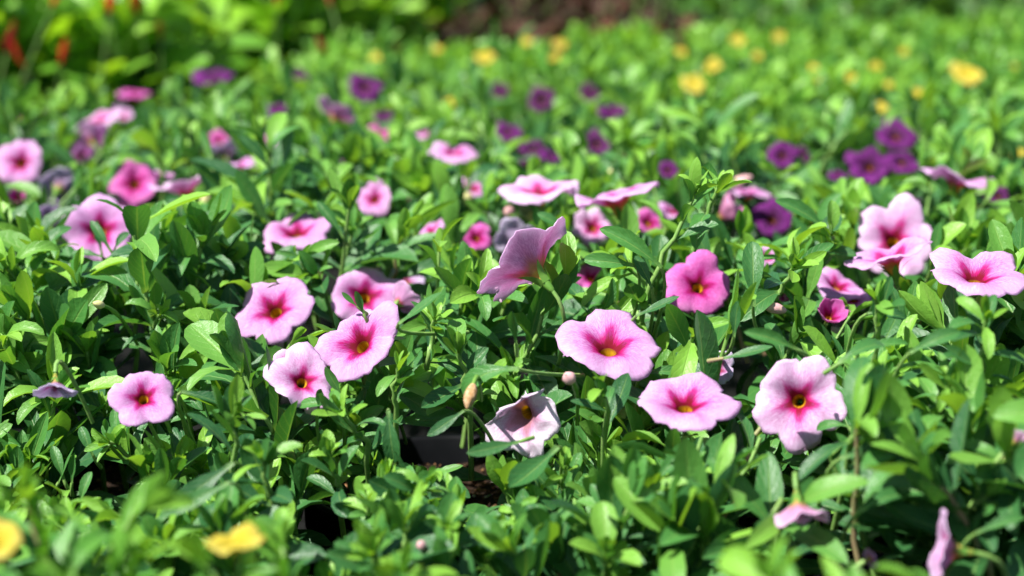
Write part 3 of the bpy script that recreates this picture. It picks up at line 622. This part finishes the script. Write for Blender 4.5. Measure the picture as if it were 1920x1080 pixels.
# ------------------------------------------------------------------ flower meshes
def flower_mesh(Rr, seed, cup, crumple, long_, front, backm, ragged=0.05):
    rg = np.random.default_rng(seed); NA, NR = 60, 17
    th = np.arange(NA)*2*math.pi/NA
    lobe = np.cos(5*th)
    ph = rg.uniform(0, 6.28, 5); lobL = 1 + rg.normal(0, .10, 5)
    idx = np.round(th/(2*math.pi/5)).astype(int) % 5
    out = (0.86 + 0.17*np.abs(np.cos(2.5*th))**0.62)
    # each lobe its own length, blended at the notches
    wgt = np.abs(np.cos(2.5*th))**1.0
    out = out*(1 + (lobL[idx]-1)*wgt)
    if long_: out = out*np.where(idx == 3, 1+.20*wgt, np.where(idx == 0, 1+.04*wgt, 1))
    out = out + 0.012*np.sin(15*th+ph[0]) * rg.uniform(.3, 1) + .008*np.sin(27*th+ph[1])
    V = []; rad = []; lo = []; pd = []
    rot = rg.uniform(0, 6.28)
    lob_tilt = rg.normal(0, .13, 5); sqz = rg.uniform(.88, 1.06)
    for r in range(NR):
        s = r/(NR-1)
        if s < 0.36:                # tube
            q = s/0.36; rr = (0.050 + 0.112*q**1.3)*np.ones(NA); zz = (-0.66 + 0.44*q)*np.ones(NA); ra = 0.235*q
        else:
            q = (s-0.36)/0.64; ra = 0.235 + 0.765*q
            r0 = 0.162 + 0.838*q
            rr = r0 + (out-1)*q**1.8
            cz = -0.22 + 0.29*(1-(1-q)**2.6) - .10*q**4
            zz = cz*np.ones(NA) + 0.05*np.sin(math.pi*min(1, q*1.05))*lobe*.5 + 0.05*q**1.6*(lobe-.3) - 0.018*np.exp(-(1-lobe)/.03)*q*(1.2-q) + lob_tilt[idx]*wgt*q**2
            zz = zz + 0.035*q**2.5*np.sin(10*th+ph[2])*rg.uniform(.5, 1.0) + 0.028*q**3*np.sin(3*th+ph[3]) + .018*q**4*np.sin(21*th+ph[4])
            if cup:                 # limb swung up into a funnel
                k = cup*q**0.8*0.95
                ra_ = rr-0.162; z0 = zz
                rr = 0.162 + ra_*np.cos(k) ; zz = z0 + ra_*np.sin(k)
        x = rr*np.cos(th); y = rr*np.sin(th)
        for k in range(NA):
            V.append((x[k], y[k], zz[k])); rad.append(ra); lo.append(lobe[k]); pd.append((math.cos(th[k]+rot), math.sin(th[k]+rot), 0))
    V = np.array(V)
    if crumple:                      # wilting: lobes fold inwards and hang
        # one lobe folds in across the mouth, the sides close up
        a = np.array([math.cos(2.1), math.sin(2.1)]); s_ = V[:, :2]@a
        k = np.clip((s_-0.22)/0.5, 0, 1.2); V[:, :2] -= a*(k**1.3*0.46)[:, None]; V[:, 2] += .10*np.sin(k*2.6)
        b2 = np.array([-a[1], a[0]]); s2 = V[:, :2]@b2; V[:, :2] -= b2*(s2*.16)[:, None]
        for i in range(len(V)):
            v = mnoise.noise_vector(Vector(V[i])*3.1 + Vector((seed, 0, 0))); V[i] += np.array(v)*0.13*min(1, rad[i]*1.5)
    V[:, 1] *= sqz
    if ragged:
        for i in range(len(V)):
            V[i] += np.array(mnoise.noise_vector(Vector(V[i])*2.6 + Vector((seed, 0, 0))))*ragged*min(1, rad[i])**2
    V = V*Rr
    # two skins 0.16 mm apart, so that the outside carries its own duller colour
    Q = np.array(grid_quads(NR, NA, True))[:, ::-1]
    n = np.zeros_like(V); e1 = V[Q[:, 1]]-V[Q[:, 0]]; e2 = V[Q[:, 3]]-V[Q[:, 0]]; fn = np.cross(e1, e2)
    for c in range(4): np.add.at(n, Q[:, c], fn)
    n /= np.maximum(np.linalg.norm(n, axis=1), 1e-12)[:, None]
    V2 = V - n*0.00016; N0 = len(V)
    Qb = Q[:, ::-1] + N0
    rimq = [( (NR-1)*NA+(k+1) % NA, (NR-1)*NA+k, N0+(NR-1)*NA+k, N0+(NR-1)*NA+(k+1) % NA) for k in range(NA)]
    Qa = np.concatenate([Q, Qb, np.array(rimq)]); mi = np.concatenate([np.zeros(len(Q)), np.ones(len(Qb)), np.zeros(len(rimq))]).astype(int)
    return mesh_np('flower', np.concatenate([V, V2]), Qa, [front, backm], mi, {'rad': np.array(rad+rad), 'lobe': np.array(lo+lo), 'pdir': np.array(pd+pd)})
def calyx_mesh(Rr, seed):
    """green cup with five narrow sepals hugging the tube (flower axis +z, tube foot at -0.62 R)"""
    rg = np.random.default_rng(seed); V = []; Q = []
    prof = [(-0.74, .035), (-0.70, .062), (-.60, .078), (-.50, .098)]; seg = 10
    for z, r in prof:
        for k in range(seg): V.append((r*math.cos(k*2*math.pi/seg), r*math.sin(k*2*math.pi/seg), z))
    Q += grid_quads(4, seg, True)
    for s in range(5):
        a = s*2*math.pi/5 + .3; b0 = len(V); flare = rg.uniform(.05, .30)
        for r in range(5):
            t = r/4; wdt = 0.075*(1-t)**.8 + .018*math.sin(math.pi*t) + .004; rr = .095 + .10*t + flare*t*t; z = -.53 + 0.46*t - .12*t*t
            for c in (-1, 0, 1):
                ca, sa = math.cos(a), math.sin(a); x = rr - .012*abs(c); V.append((x*ca - c*wdt*sa, x*sa + c*wdt*ca, z))
        Q += grid_quads(5, 3, False, b0)
    return mesh_np('calyx', np.array(V)*Rr, Q, [M['calyx']])

def mat4(m): return Matrix([list(r) for r in m])
EMPTY_T = {}
for p in plants:
    p.obj = None
NAMES = {'pink': 'calibrachoa_plant', 'purple': 'calibrachoa_plant', 'yellow': 'calibrachoa_plant', 'yellow_front': 'calibrachoa_plant'}
POT_RIM = 0.086
def rel(p, m):
    m = np.array(m, float).copy(); m[:3, 3] -= np.array([p.x, p.y, POT_RIM-0.01]); return mat4(m)
O3 = lambda p: np.array([p.x, p.y, POT_RIM-0.01])
plants = [p for p in plants if p.leaves]
PXY = np.array([(p.x, p.y) for p in plants])
for p in plants:
    e = bpy.data.objects.new(NAMES[p.kind], None); col.objects.link(e); e.location = O3(p); e.empty_display_size = .02; p.obj = e
    o3 = O3(p); nearp = p.y < 0.90
    # leaves that get an object of their own
    own = set()
    if nearp:
        cand = sorted([l for l in p.leaves if getattr(l, 'vis', 0) > 0], key=lambda l: -l.vis)[:260]
        own = set(id(l) for l in cand)
    # stems: those that carry picked-out leaves are parts, with the leaves as sub-parts
    rest_paths = []
    for st in p.stems:
        pic = [l for l in st.leaves if id(l) in own]
        if pic:
            V, Q = tube(st.path - o3, np.linspace(st.r[0], st.r[1], len(st.path)))
            so_ = link('stem', mesh_np('stem', V, Q, [M['stem_brown'] if rng.random() < .10 else M['stem']]), e)
            for l in pic:
                link('leaf', leaf_mesh(l.shape, int(round(l.tint*6)), l.mat), so_, rel(p, l.m)); LEAF_OBJ += 1
        else: rest_paths.append(st)
    # everything too hidden, small or blurred to pick apart, joined
    by = [l for l in p.leaves if id(l) not in own]
    Vs, Us, Ts, Qs, Mi = [], [], [], [], []; off = 0
    lib = HI if p.y < 0.75 else LO
    groups = {}
    for l in by: groups.setdefault(l.shape, []).append(l)
    for shp, ls in groups.items():
        V, U, Q = lib[shp]; ms = np.array([l.m for l in ls])
        W = np.einsum('nij,vj->nvi', ms[:, :3, :3], V) + ms[:, None, :3, 3] - o3
        n = len(ls); Vs.append(W.reshape(-1, 3)); Us.append(np.tile(U, (n, 1))); Ts.append(np.repeat([l.tint for l in ls], len(V)))
        Qs.append((Q[None] + (np.arange(n)*len(V))[:, None, None] + off).reshape(-1, 4)); Mi.append(np.zeros(n*len(Q), int)); off += n*len(V)
    for st in rest_paths:
        V, Q = tube(st.path - o3, np.linspace(st.r[0], st.r[1], len(st.path)), 4)
        Vs.append(V); Us.append(np.zeros((len(V), 3))); Ts.append(np.zeros(len(V))); Qs.append(np.array(Q)+off); Mi.append(np.ones(len(Q), int)); off += len(V)
    if Vs:
        fo = link('foliage', mesh_np('foliage', np.concatenate(Vs), np.concatenate(Qs), [M['leaf_yellow_bed' if p.kind.startswith('yellow') else 'leaf'], M['stem']], np.concatenate(Mi), {'luv': np.concatenate(Us), 'tint': np.concatenate(Ts)}), e)
        fo['kind'] = 'stuff'
    for i, f in enumerate(p.flowers):
        sd = int(f.px*7 + f.py)
        me = flower_mesh(f.R, sd, f.ex.get('cup', 0)*1.0, f.ex.get('crumple', 0), f.ex.get('long', 0), M[f.col], M[f.col+'_back'], .16 if 'purple' in f.col else .11 if f.col in ('faded', 'pale') else .06)
        zax = f.n; x = nz(np.cross(UP, zax)); y = np.cross(zax, x); a = (sd*1.7) % 6.28
        if f.ex.get('crumple'): a = 0.0
        if f.ex.get('long'): a = -1.67 - 3*2*math.pi/5 + .15
        x, y = x*math.cos(a)+y*math.sin(a), -x*math.sin(a)+y*math.cos(a)
        m = np.eye(4); m[:3, 0] = x; m[:3, 1] = y; m[:3, 2] = zax; m[:3, 3] = f.c
        fo = link('flower', me, e, rel(p, m)); f.obj = fo
        link('calyx', calyx_mesh(f.R, sd), fo)
        # the stalk leaves the calyx backwards and bends down into the plant (in the flower's own axes)
        foot = f.c - zax*f.R*0.72
        if zax[2] < -0.3: end = foot + np.array([0.006, 0.016, -0.020]); ctl = foot - zax*0.012
        else: end = foot - zax*0.008 + np.array([(p.x-f.c[0])*.2, 0.030, -0.034]); ctl = foot - zax*0.013
        pth = (bez(foot, ctl, end, 9) - f.c)@np.stack([x, y, zax], 1)
        V, Q = tube(pth, np.linspace(.0007, .0007, 9)); link('flower_stalk', mesh_np('flower_stalk', V, Q, [M['stem']]), fo)

# ------------------------------------------------------------------ buds and withered blooms
def bud_mesh(L, fat, seed, m, wr=0.0):
    V = []; seg = 12; rows = 9
    for r in range(rows):
        t = r/(rows-1); rr = fat*L*(math.sin(math.pi*min(1, t*.93+.05))**.75)
        for k in range(seg):
            a = k*2*math.pi/seg + t*1.1
            q = rr*(1 + .07*math.cos(5*(a)) + wr*mnoise.noise(Vector((math.cos(a)*2, math.sin(a)*2, t*5+seed)))); V.append((q*math.cos(a), q*math.sin(a), t*L))
    return mesh_np('bud', np.array(V), grid_quads(rows, seg, True), [m])
BUD = [(1140,334,40,(.4,.8,.2),.24,'bud_cream'), (955,397,30,(-.2,.6,.7),.36,'bud_pink'), (1067,709,32,(-.4,.4,.8),.40,'bud_pink'), (882,742,52,(-.25,-.9,.3),.22,'withered'),
 (1755,573,38,(-.4,.6,.5),.34,'withered_purple'), (1450,577,56,(-.9,.25,.2),.19,'bud_pink'), (1386,341,52,(.9,.4,.1),.20,'bud_pink'), (1890,426,34,(.5,.7,.4),.34,'bud_cream'),
 (1568,446,26,(.3,.6,.6),.40,'bud_cream'), (386,377,28,(0,.6,.7),.38,'bud_cream'), (275,258,34,(.6,.6,.3),.28,'bud_cream'), (877,373,30,(0,.5,.7),.40,'bud_cream'), (185,571,28,(-.6,.2,.7),.28,'bud_cream'),
 (1812,605,40,(.7,.4,.4),.26,'bud_cream'), (1895,858,50,(.9,.1,.3),.2,'bud_cream'), (35,352,20,(0,.9,.3),.3,'bud_pink'), (790,1022,22,(0,.5,.8),.42,'bud_pink')]
for (px, py, lpx, n, fat, mm) in BUD:
    d = depth_for_z(py, .150) if py < 700 else (.50 if px < 1500 else .42)
    d = max(d, .45) - .012 if py < 1000 else .43
    L = lpx*d/FPX; c = at(px, py, d); zax = camvec(n); p = nearest_plant(c[0], c[1], ('pink',))
    x = nz(np.cross(UP+RT*.3, zax)); y = np.cross(zax, x); m = np.eye(4); m[:3, 0] = x; m[:3, 1] = y; m[:3, 2] = zax; m[:3, 3] = c - zax*L*.5
    wr = .35 if 'withered' in mm else 0
    bo = link('withered_bloom' if wr else 'bud', bud_mesh(L, fat, px, M[mm], wr), p.obj, rel(p, m))
    foot = c - zax*L*.5
    pth = (bez(foot + zax*L*.08, foot - zax*.006, foot - zax*.006 + np.array([0, .024, -.018]), 7) - m[:3, 3])@np.stack([x, y, zax], 1)
    V, Q = tube(pth, np.array([L*fat*.45, L*fat*.42, .0009, .0006, .0006, .0006, .0006])); link('flower_stalk', mesh_np('flower_stalk', V, Q, [M['calyx']]), bo)
print('leaf objects', LEAF_OBJ, 't', round(time.time()-T0, 1))

# ------------------------------------------------------------------ pots and soil
def lathe(prof, seg=48):
    V = []
    for r, z in prof:
        for k in range(seg): V.append((r*math.cos(2*math.pi*k/seg), r*math.sin(2*math.pi*k/seg), z))
    return np.array(V), grid_quads(len(prof), seg, True)
V, Q = lathe([(.0, .002), (.036, .002), (.037, .004), (.047, .070), (.0475, .071), (.0515, .0715), (.052, .0725), (.0523, .0845), (.0518, .086), (.0503, .0862), (.0492, .085), (.0485, .070), (.040, .008)])
pot_me = mesh_np('black_pot', V, Q, [M['pot']])
soil_mes = []
for s in range(3):
    rg = np.random.default_rng(70+s); V = [(0, 0, .0755)]; NA, NR = 40, 14; Q = []; T = []
    for r in range(1, NR+1):
        for k in range(NA):
            rr = .0484*r/NR; a = 2*math.pi*k/NA; x, y = rr*math.cos(a), rr*math.sin(a)
            V.append((x, y, .0755 + .004*mnoise.noise(Vector((x*60, y*60, s*3))) + .0022*mnoise.noise(Vector((x*240, y*240, s*5))) + rg.normal(0, .0004)))
    T = [(0, 1+k, 1+(k+1) % NA) for k in range(NA)]
    soil_mes.append(mesh_np('soil', np.array(V), grid_quads(NR, NA, True, 1), [M['soil']], tris=T))
crumb_mes = []
ico = np.array([(0, 0, 1), (1, 0, 0), (0, 1, 0), (-1, 0, 0), (0, -1, 0), (0, 0, -1)], float); icot = np.array([(0, 1, 2), (0, 2, 3), (0, 3, 4), (0, 4, 1), (5, 2, 1), (5, 3, 2), (5, 4, 3), (5, 1, 4)])
for s in range(3):
    rg = np.random.default_rng(90+s); Vs, Ts, Mi = [], [], []; off = 0
    for k in range(620):
        a, rr = rg.uniform(0, 6.28), .0475*math.sqrt(rg.random()); x, y = rr*math.cos(a), rr*math.sin(a)
        z = .0755 + .004*mnoise.noise(Vector((x*60, y*60, s*3)))
        big = rg.random(); sz = np.array([1, rg.uniform(.5, 1), rg.uniform(.4, .8)])*(0.0005 + .0019*big**3)
        if rg.random() < .25: sz = np.array([rg.uniform(.002, .005), .0004, .0004])
        ry = rg.uniform(0, 6.28); v = ico*sz*rg.uniform(.75, 1.25, (6, 1)); v = np.stack([v[:, 0]*math.cos(ry)-v[:, 1]*math.sin(ry), v[:, 0]*math.sin(ry)+v[:, 1]*math.cos(ry), v[:, 2]], 1)
        Vs.append(v+np.array([x, y, z+sz[2]*.3])); Ts.append(icot+off); off += 6; mi = 1 if (rg.random() < .06 and big > .5) else 0; Mi += [mi]*8
    crumb_mes.append(mesh_np('soil_crumbs', np.concatenate(Vs), np.zeros((0, 4), int), [M['crumb'], M['perlite']], Mi, tris=np.concatenate(Ts)))
pots = []
for i, p in enumerate([q for q in plants if .4 < q.y < 0.60 and abs(q.x) < .335*q.y+.06]):
    po = link('black_pot', pot_me); po.location = (p.x, p.y, 0); po.rotation_euler[2] = i*1.3
    s_ = link('soil', soil_mes[i % 3], po); c_ = link('soil_crumbs', crumb_mes[i % 3], s_); c_['kind'] = 'stuff'
    p.pot = po; pots.append((p, po))

# ------------------------------------------------------------------ red-spiked bedding plants and dark-leaved plants behind
def broad_plant(name, x, y, h, rad, nst, leafL, matn, seed, shapes=(36, 42), z0=0.0, young=.3):
    rg = np.random.default_rng(seed); e = bpy.data.objects.new(name, None); col.objects.link(e); e.location = (x, y, z0); e.empty_display_size = .03
    Vs, Us, Ts, Qs, Mi = [], [], [], [], []; off = 0
    tips = []
    for s in range(nst):
        a = rg.uniform(0, 6.28); q = math.sqrt(rg.random())*rad; hh = h*rg.uniform(.72, 1.05)*(1-.25*(q/rad)**2)
        T = np.array([q*math.cos(a), q*math.sin(a), hh]); path = bez(np.array([T[0]*.2, T[1]*.2, 0]), np.array([T[0]*.7, T[1]*.7, hh*.5]), T, 8); tips.append((T, nz(path[-1]-path[-2])))
        V, Q = tube(path, np.linspace(.003, .0015, 8), 5); Vs.append(V); Us.append(np.zeros((len(V), 3))); Ts.append(np.zeros(len(V))); Qs.append(np.array(Q)+off); Mi += [1]*len(Q); off += len(V)
        ph = rg.uniform(0, 6.28)
        for i in range(11):
            t = .32 + .68*(i//2+.5)/5.5; k = min(t, .999)*7; i0 = int(k); pp = path[i0]+(path[i0+1]-path[i0])*(k-i0); ax = nz(path[i0+1]-path[i0])
            an = ph + (i//2)*1.571 + (i % 2)*math.pi + rg.normal(0, .2); e1 = nz(np.cross(ax, (.2, .9, .3))); e2 = np.cross(ax, e1); rd = e1*math.cos(an)+e2*math.sin(an)
            th = R(80-34*t) + rg.normal(0, .15); d = ax*math.cos(th)+rd*math.sin(th); nn = nz(ax*math.sin(th)-rd*math.cos(th) + .3*SUN)
            m = frame(pp + rd*.004, d, nn, leafL*rg.uniform(.6, 1.15)*(1-.25*t)); shp = int(rg.integers(*shapes)); Vp, U, Qp = HI[shp]
            Vs.append(Vp@m[:3, :3].T+m[:3, 3]); Us.append(U); Ts.append(np.full(len(Vp), min(max(young*t*1.6 + rg.normal(.1, .2), 0), 1))); Qs.append(Qp+off); Mi += [0]*len(Qp); off += len(Vp)
    fo = link('foliage', mesh_np('foliage', np.concatenate(Vs), np.concatenate(Qs), [M[matn], M['stem']], Mi, {'luv': np.concatenate(Us), 'tint': np.concatenate(Ts)}), e)
    fo['kind'] = 'stuff'
    return e, tips
def spike_mesh(L, seed, m):
    """a salvia spike: whorls of small pointed red bracts, tapering upwards"""
    rg = np.random.default_rng(seed); Vs, Qs = [], []; off = 0; Vp, U, Qp = LO[24]
    V, Q = tube(np.array([[0, 0, 0], [0, 0, L*.5], [0, 0, L]]), np.array([.0016, .0013, .0008]), 5); Vs.append(V); Qs.append(np.array(Q)); off = len(V)
    nw = 9
    for k in range(nw):
        t = k/(nw-1); z = L*(.08+.86*t); s = .019*(1-.55*t)
        for j in range(6):
            a = j*1.047 + k*.52; rd = np.array([math.cos(a), math.sin(a), 0]); th = R(58-28*t) + rg.normal(0, .12); d = rd*math.sin(th)+np.array([0, 0, 1])*math.cos(th); nn = np.array([0, 0, 1])*math.sin(th)-rd*math.cos(th)
            mm = frame(np.array([0, 0, z]), d, nn, s*rg.uniform(.8, 1.2)); Vs.append(Vp@mm[:3, :3].T+mm[:3, 3]); Qs.append(Qp+off); off += len(Vp)
    return mesh_np('flower_spike', np.concatenate(Vs), np.concatenate(Qs), [m])
salvias = []
sp_pos = [(-.66,1.60), (-.50,1.55), (-.34,1.60), (-.75,1.82), (-.57,1.80), (-.40,1.82), (-.25,1.80), (-.85,2.05), (-.66,2.06), (-.47,2.05), (-.30,2.04), (-.15,2.06), (-.75,2.34), (-.52,2.34), (-.32,2.34), (-.14,2.36)]
for i, (x, y) in enumerate(sp_pos):
    e, tips = broad_plant('salvia_plant', x, y, .235 if y < 1.7 else .29, .10, 11, .095, 'leaf_salvia', 200+i, young=.55)
    salvias.append((e, x, y))
SPK = [(203,6,34,38,'salvia_red',1.44), (95,2,24,22,'salvia_red',1.46), (258,14,28,26,'salvia_red',1.47), (9,74,36,48,'salvia_dark',1.42), (48,104,24,42,'salvia_red',1.41), (112,104,22,34,'salvia_red',1.43), (614,97,28,24,'salvia_dark',1.50), (520,4,24,20,'salvia_red',1.6), (622,4,22,20,'salvia_dark',1.6), (300,70,20,22,'salvia_dark',1.5)]
for i, (px, py, wpx, hpx, mm, d) in enumerate(SPK):
    c = at(px, py, d); L = hpx*d/FPX*1.25; e, x, y = min(salvias, key=lambda s: (s[1]-c[0])**2+(s[2]-c[1])**2)
    s_ = link('flower_spike', spike_mesh(L, i, M[mm]), e); s_.location = c - np.array([0, 0, L*.55]) - np.array([x, y, 0]); s_.rotation_euler = (.25*math.sin(i*2.1), .45*math.sin(i*1.7+.4), i); s_.scale = (wpx*d/FPX/.028,)*2+(1,)
    b0 = np.array([0, 0, .02]) - np.array(s_.location); b0 = np.array([0, 0, -.12])
    V, Q = tube(bez(np.array([0, .0, -.14]), np.array([0, 0, -.07]), np.array([0, 0, .004]), 6), .0017, 5); link('stem', mesh_np('stem', V, Q, [M['stem']]), s_)
burg = []
for i, (x, y, h) in enumerate([(-.06,2.08,.15), (.05,2.06,.15), (.15,2.10,.15), (-.03,2.30,.17), (.08,2.28,.175), (.17,2.32,.17), (.03,2.52,.20), (.15,2.54,.20), (-.08,2.62,.2), (.08,2.8,.22), (.22,2.8,.22)]):
    e, tips = broad_plant('dark_leaved_plant', x, y, h, .085, 13, .05, 'leaf_burgundy', 300+i, young=.35); burg.append((e, x, y))
backp = []
for i, (x, y, h) in enumerate([(.28,2.14,.18), (.30,2.40,.22), (.38,2.16,.20), (.50,2.34,.23), (.64,2.44,.21), (.80,2.56,.20), (.94,2.62,.20), (.42,2.58,.24), (.60,2.70,.25), (.78,2.82,.24), (.97,2.86,.24), (.42,2.90,.25), (.62,3.02,.26), (.84,3.1,.26), (1.06,3.1,.26)]):
    e, tips = broad_plant('leafy_bedding_plant', x, y, h, .10, 14, .056, 'leaf_shaded', 400+i, young=.30); backp.append((e, x, y))
far_back = []
for i in range(15):
    x = -1.05 + .15*i; e, tips = broad_plant('leafy_bedding_plant', x, 3.42+.05*(i % 3), .32, .11, 16, .06, 'leaf_shaded', 500+i, young=.25); far_back.append((e, x, 3.4))

# ------------------------------------------------------------------ ground
g = 60.0; nseg = 2
gm = mesh_np('ground', np.array([(-g, -g, 0), (g, -g, 0), (g, g, 0), (-g, g, 0)]), [(0, 1, 2, 3)], [M['ground']])
tag(link('ground', gm), 'black woven ground cover under the pots', 'ground', kind='structure')

# ------------------------------------------------------------------ labels
def in_frame(p):
    x, y, d = proj(np.array([l.m[:3, 3] for l in p.leaves])); return int(((x > 0) & (x < 1920) & (y > 0) & (y < 1080)).sum())
PL = {
 (-.18,.452): 'calibrachoa plant by the left edge with a lavender flower hanging from its yellow tube',
 (-.075,.452): 'low calibrachoa plant at lower left with a pink flower half hidden by leaves',
 (.03,.452): 'calibrachoa plant carrying the large flat pink flower in the sharp centre foreground',
 (.135,.452): 'calibrachoa plant at lower right with a pale pink flower turned to the camera',
 (-.23,.565): 'flowerless green calibrachoa plant cut by the left edge above the soil gap',
 (-.125,.565): 'calibrachoa plant with a single sharp pink flower left of the overlapping pink pair',
 (-.02,.565): 'calibrachoa plant with the side-on mauve trumpet and the nearer bloom of the overlapping pink pair',
 (.085,.565): 'calibrachoa plant with the sharp deep pink flower and a half-open magenta cup',
 (.19,.565): 'calibrachoa plant on the right edge with a wide flat pink flower',
 (-.18,.668): 'calibrachoa plant at left whose pink flower is crossed by upright leaves',
 (-.075,.668): 'calibrachoa plant with an upturned flat pink flower above the overlapping pink pair',
 (.03,.668): 'calibrachoa plant with a bleached pale flower and a tilted pink one behind the mauve trumpet',
 (.135,.668): 'calibrachoa plant with a round pale flower behind a side-on pink one at right',
 (.24,.668): 'flowerless leafy calibrachoa plant behind the wide flat pink flower at the right edge',
 (-.23,.772): 'calibrachoa plant at the left edge with a tiny half-open pink star',
 (-.125,.772): 'calibrachoa plant with a pale pink funnel seen from the side',
 (-.02,.772): 'calibrachoa plant with a closed pink bloom between two small pink flowers',
 (.085,.772): 'calibrachoa plant with a half-closed pink flower beside the tall leafy shoot',
 (.19,.772): 'calibrachoa plant with a side-on pink flower drooping to the right near the purple blooms',
 (-.285,.876): 'calibrachoa plant with a round pink flower cut by the left edge',
 (-.18,.876): 'calibrachoa plant with a small deep pink flower next to a grey-lavender one',
 (-.075,.876): 'calibrachoa plant with a softly blurred flat pink flower in the middle of the bed',
 (.03,.876): 'calibrachoa plant with one small pink flower half hidden beside a cream bud',
 (.135,.876): 'calibrachoa plant with a purple flower next to a flat pink one',
 (.24,.876): 'flowerless blurred calibrachoa plant at right just in front of the purple blooms',
 (-.335,.98): 'blurred calibrachoa plant at the left edge with a sliver of pink petal',
 (-.23,.98): 'blurred calibrachoa plant with a folded mauve flower seen from behind',
 (-.125,.98): 'blurred calibrachoa plant with a tilted mauve flower and a faded lavender one',
 (-.02,.98): 'blurred calibrachoa plant with one small pink flower at the back of the pink bed',
 (-.39,1.084): 'blurred calibrachoa plant with a tiny pink bud at the far left',
 (-.285,1.084): 'blurred calibrachoa plant with a cluster of pale pink flowers at the back left',
 (-.18,1.084): 'blurred calibrachoa plant with two small deep pink flowers at the back of the pink bed'}
ORD = ['first', 'second', 'third', 'fourth', 'fifth', 'sixth', 'seventh', 'eighth', 'ninth', 'tenth', 'eleventh', 'twelfth', 'thirteenth', 'fourteenth', 'fifteenth', 'sixteenth', 'seventeenth', 'eighteenth', 'nineteenth', 'twentieth', 'twenty-first', 'twenty-second', 'twenty-third', 'twenty-fourth', 'twenty-fifth', 'twenty-sixth']
def bloom_x(p): return min(f.px for f in p.flowers)
pur_in = sorted([p for p in plants if p.kind == 'purple' and p.flowers], key=bloom_x)
yel_in = sorted([p for p in plants if p.kind == 'yellow' and p.flowers], key=bloom_x)
for p in plants:
    k = p.kind; e = p.obj
    if k == 'pink':
        lb = PL.get((round(p.x, 3), p.y))
        if lb is None or (in_frame(p) < 12 and not p.flowers): lb = 'leafy calibrachoa plant just past the side edge of the pink bed'
        tag(e, lb, 'plant', 'calibrachoa plants in the pink bed')
    elif k == 'purple':
        if p in pur_in: lb = '%s calibrachoa plant from the left in bloom in the blurred purple band' % ORD[pur_in.index(p)]
        else: lb = 'blurred calibrachoa plant without open flowers in the purple band'
        tag(e, lb, 'plant', 'calibrachoa plants in the purple band')
    elif k == 'yellow':
        if p in yel_in: lb = '%s calibrachoa plant from the left bearing yellow blooms in the far blurred bed' % ORD[yel_in.index(p)]
        else: lb = 'blurred bright green calibrachoa plant without open flowers in the far yellow bed'
        tag(e, lb, 'plant', 'calibrachoa plants in the far yellow bed')
    else:
        lb = {-.125: 'blurred foreground calibrachoa plant with an open yellow flower in the bottom left corner', -.02: 'blurred foreground calibrachoa plant with a yellow flower seen side-on at the bottom edge',
              .085: 'blurred flowerless foreground calibrachoa plant along the bottom edge at right'}.get(round(p.x, 3), 'calibrachoa plant just past the bottom right corner')
        tag(e, lb, 'plant', 'calibrachoa plants in the nearest row')
spiked = sorted([q for q in salvias if any(c.name.startswith('flower_spike') for c in q[0].children)], key=lambda q: q[1]/q[2])
for q in salvias:
    if q in spiked: lb = '%s salvia plant from the left with red flower spikes beyond the pink bed' % ORD[spiked.index(q)]
    else: lb = 'broad-leaved green salvia plant without flower spikes in the blurred back left'
    tag(q[0], lb, 'plant', 'salvia plants behind the pink bed')
for e, x, y in burg: tag(e, 'dark burgundy-leaved plant in the shadowy band at the top centre', 'plant', 'burgundy plants')
for e, x, y in backp: tag(e, 'leafy green bedding plant blurred behind the far yellow bed', 'plant', 'leafy bedding plants at the back')
for e, x, y in far_back: tag(e, 'tall leafy bedding plant in the hindmost row', 'plant', 'hindmost row of bedding plants')
PT = {(-.18,.452): 'black pot at the left edge beneath the hanging lavender flower', (-.075,.452): 'black pot at lower left behind the side-on blurred yellow flower',
 (.03,.452): 'black pot at bottom centre under low round-leaved shoots', (.135,.452): 'black pot buried in leaves at lower right below the pale pink flower',
 (-.23,.565): 'black pot cut by the left edge in the shade', (-.125,.565): 'black pot with bare brown soil showing at lower left',
 (-.02,.565): 'black pot with soil and rim in the dark gap below the wilting flower', (.085,.565): 'black pot in the shade below the deep pink flower', (.19,.565): 'black pot hidden under leaves at the right edge'}
for p, po in pots: tag(po, PT.get((round(p.x, 3), p.y), 'black pot just past the side edge'), 'pot', 'black plastic pots')
tri = sum(len(o.data.polygons)*2 for o in bpy.data.objects if o.type == 'MESH')
print('tris', tri, 'objects', len(bpy.data.objects), 'plants', len(plants), 't', round(time.time()-T0, 1))
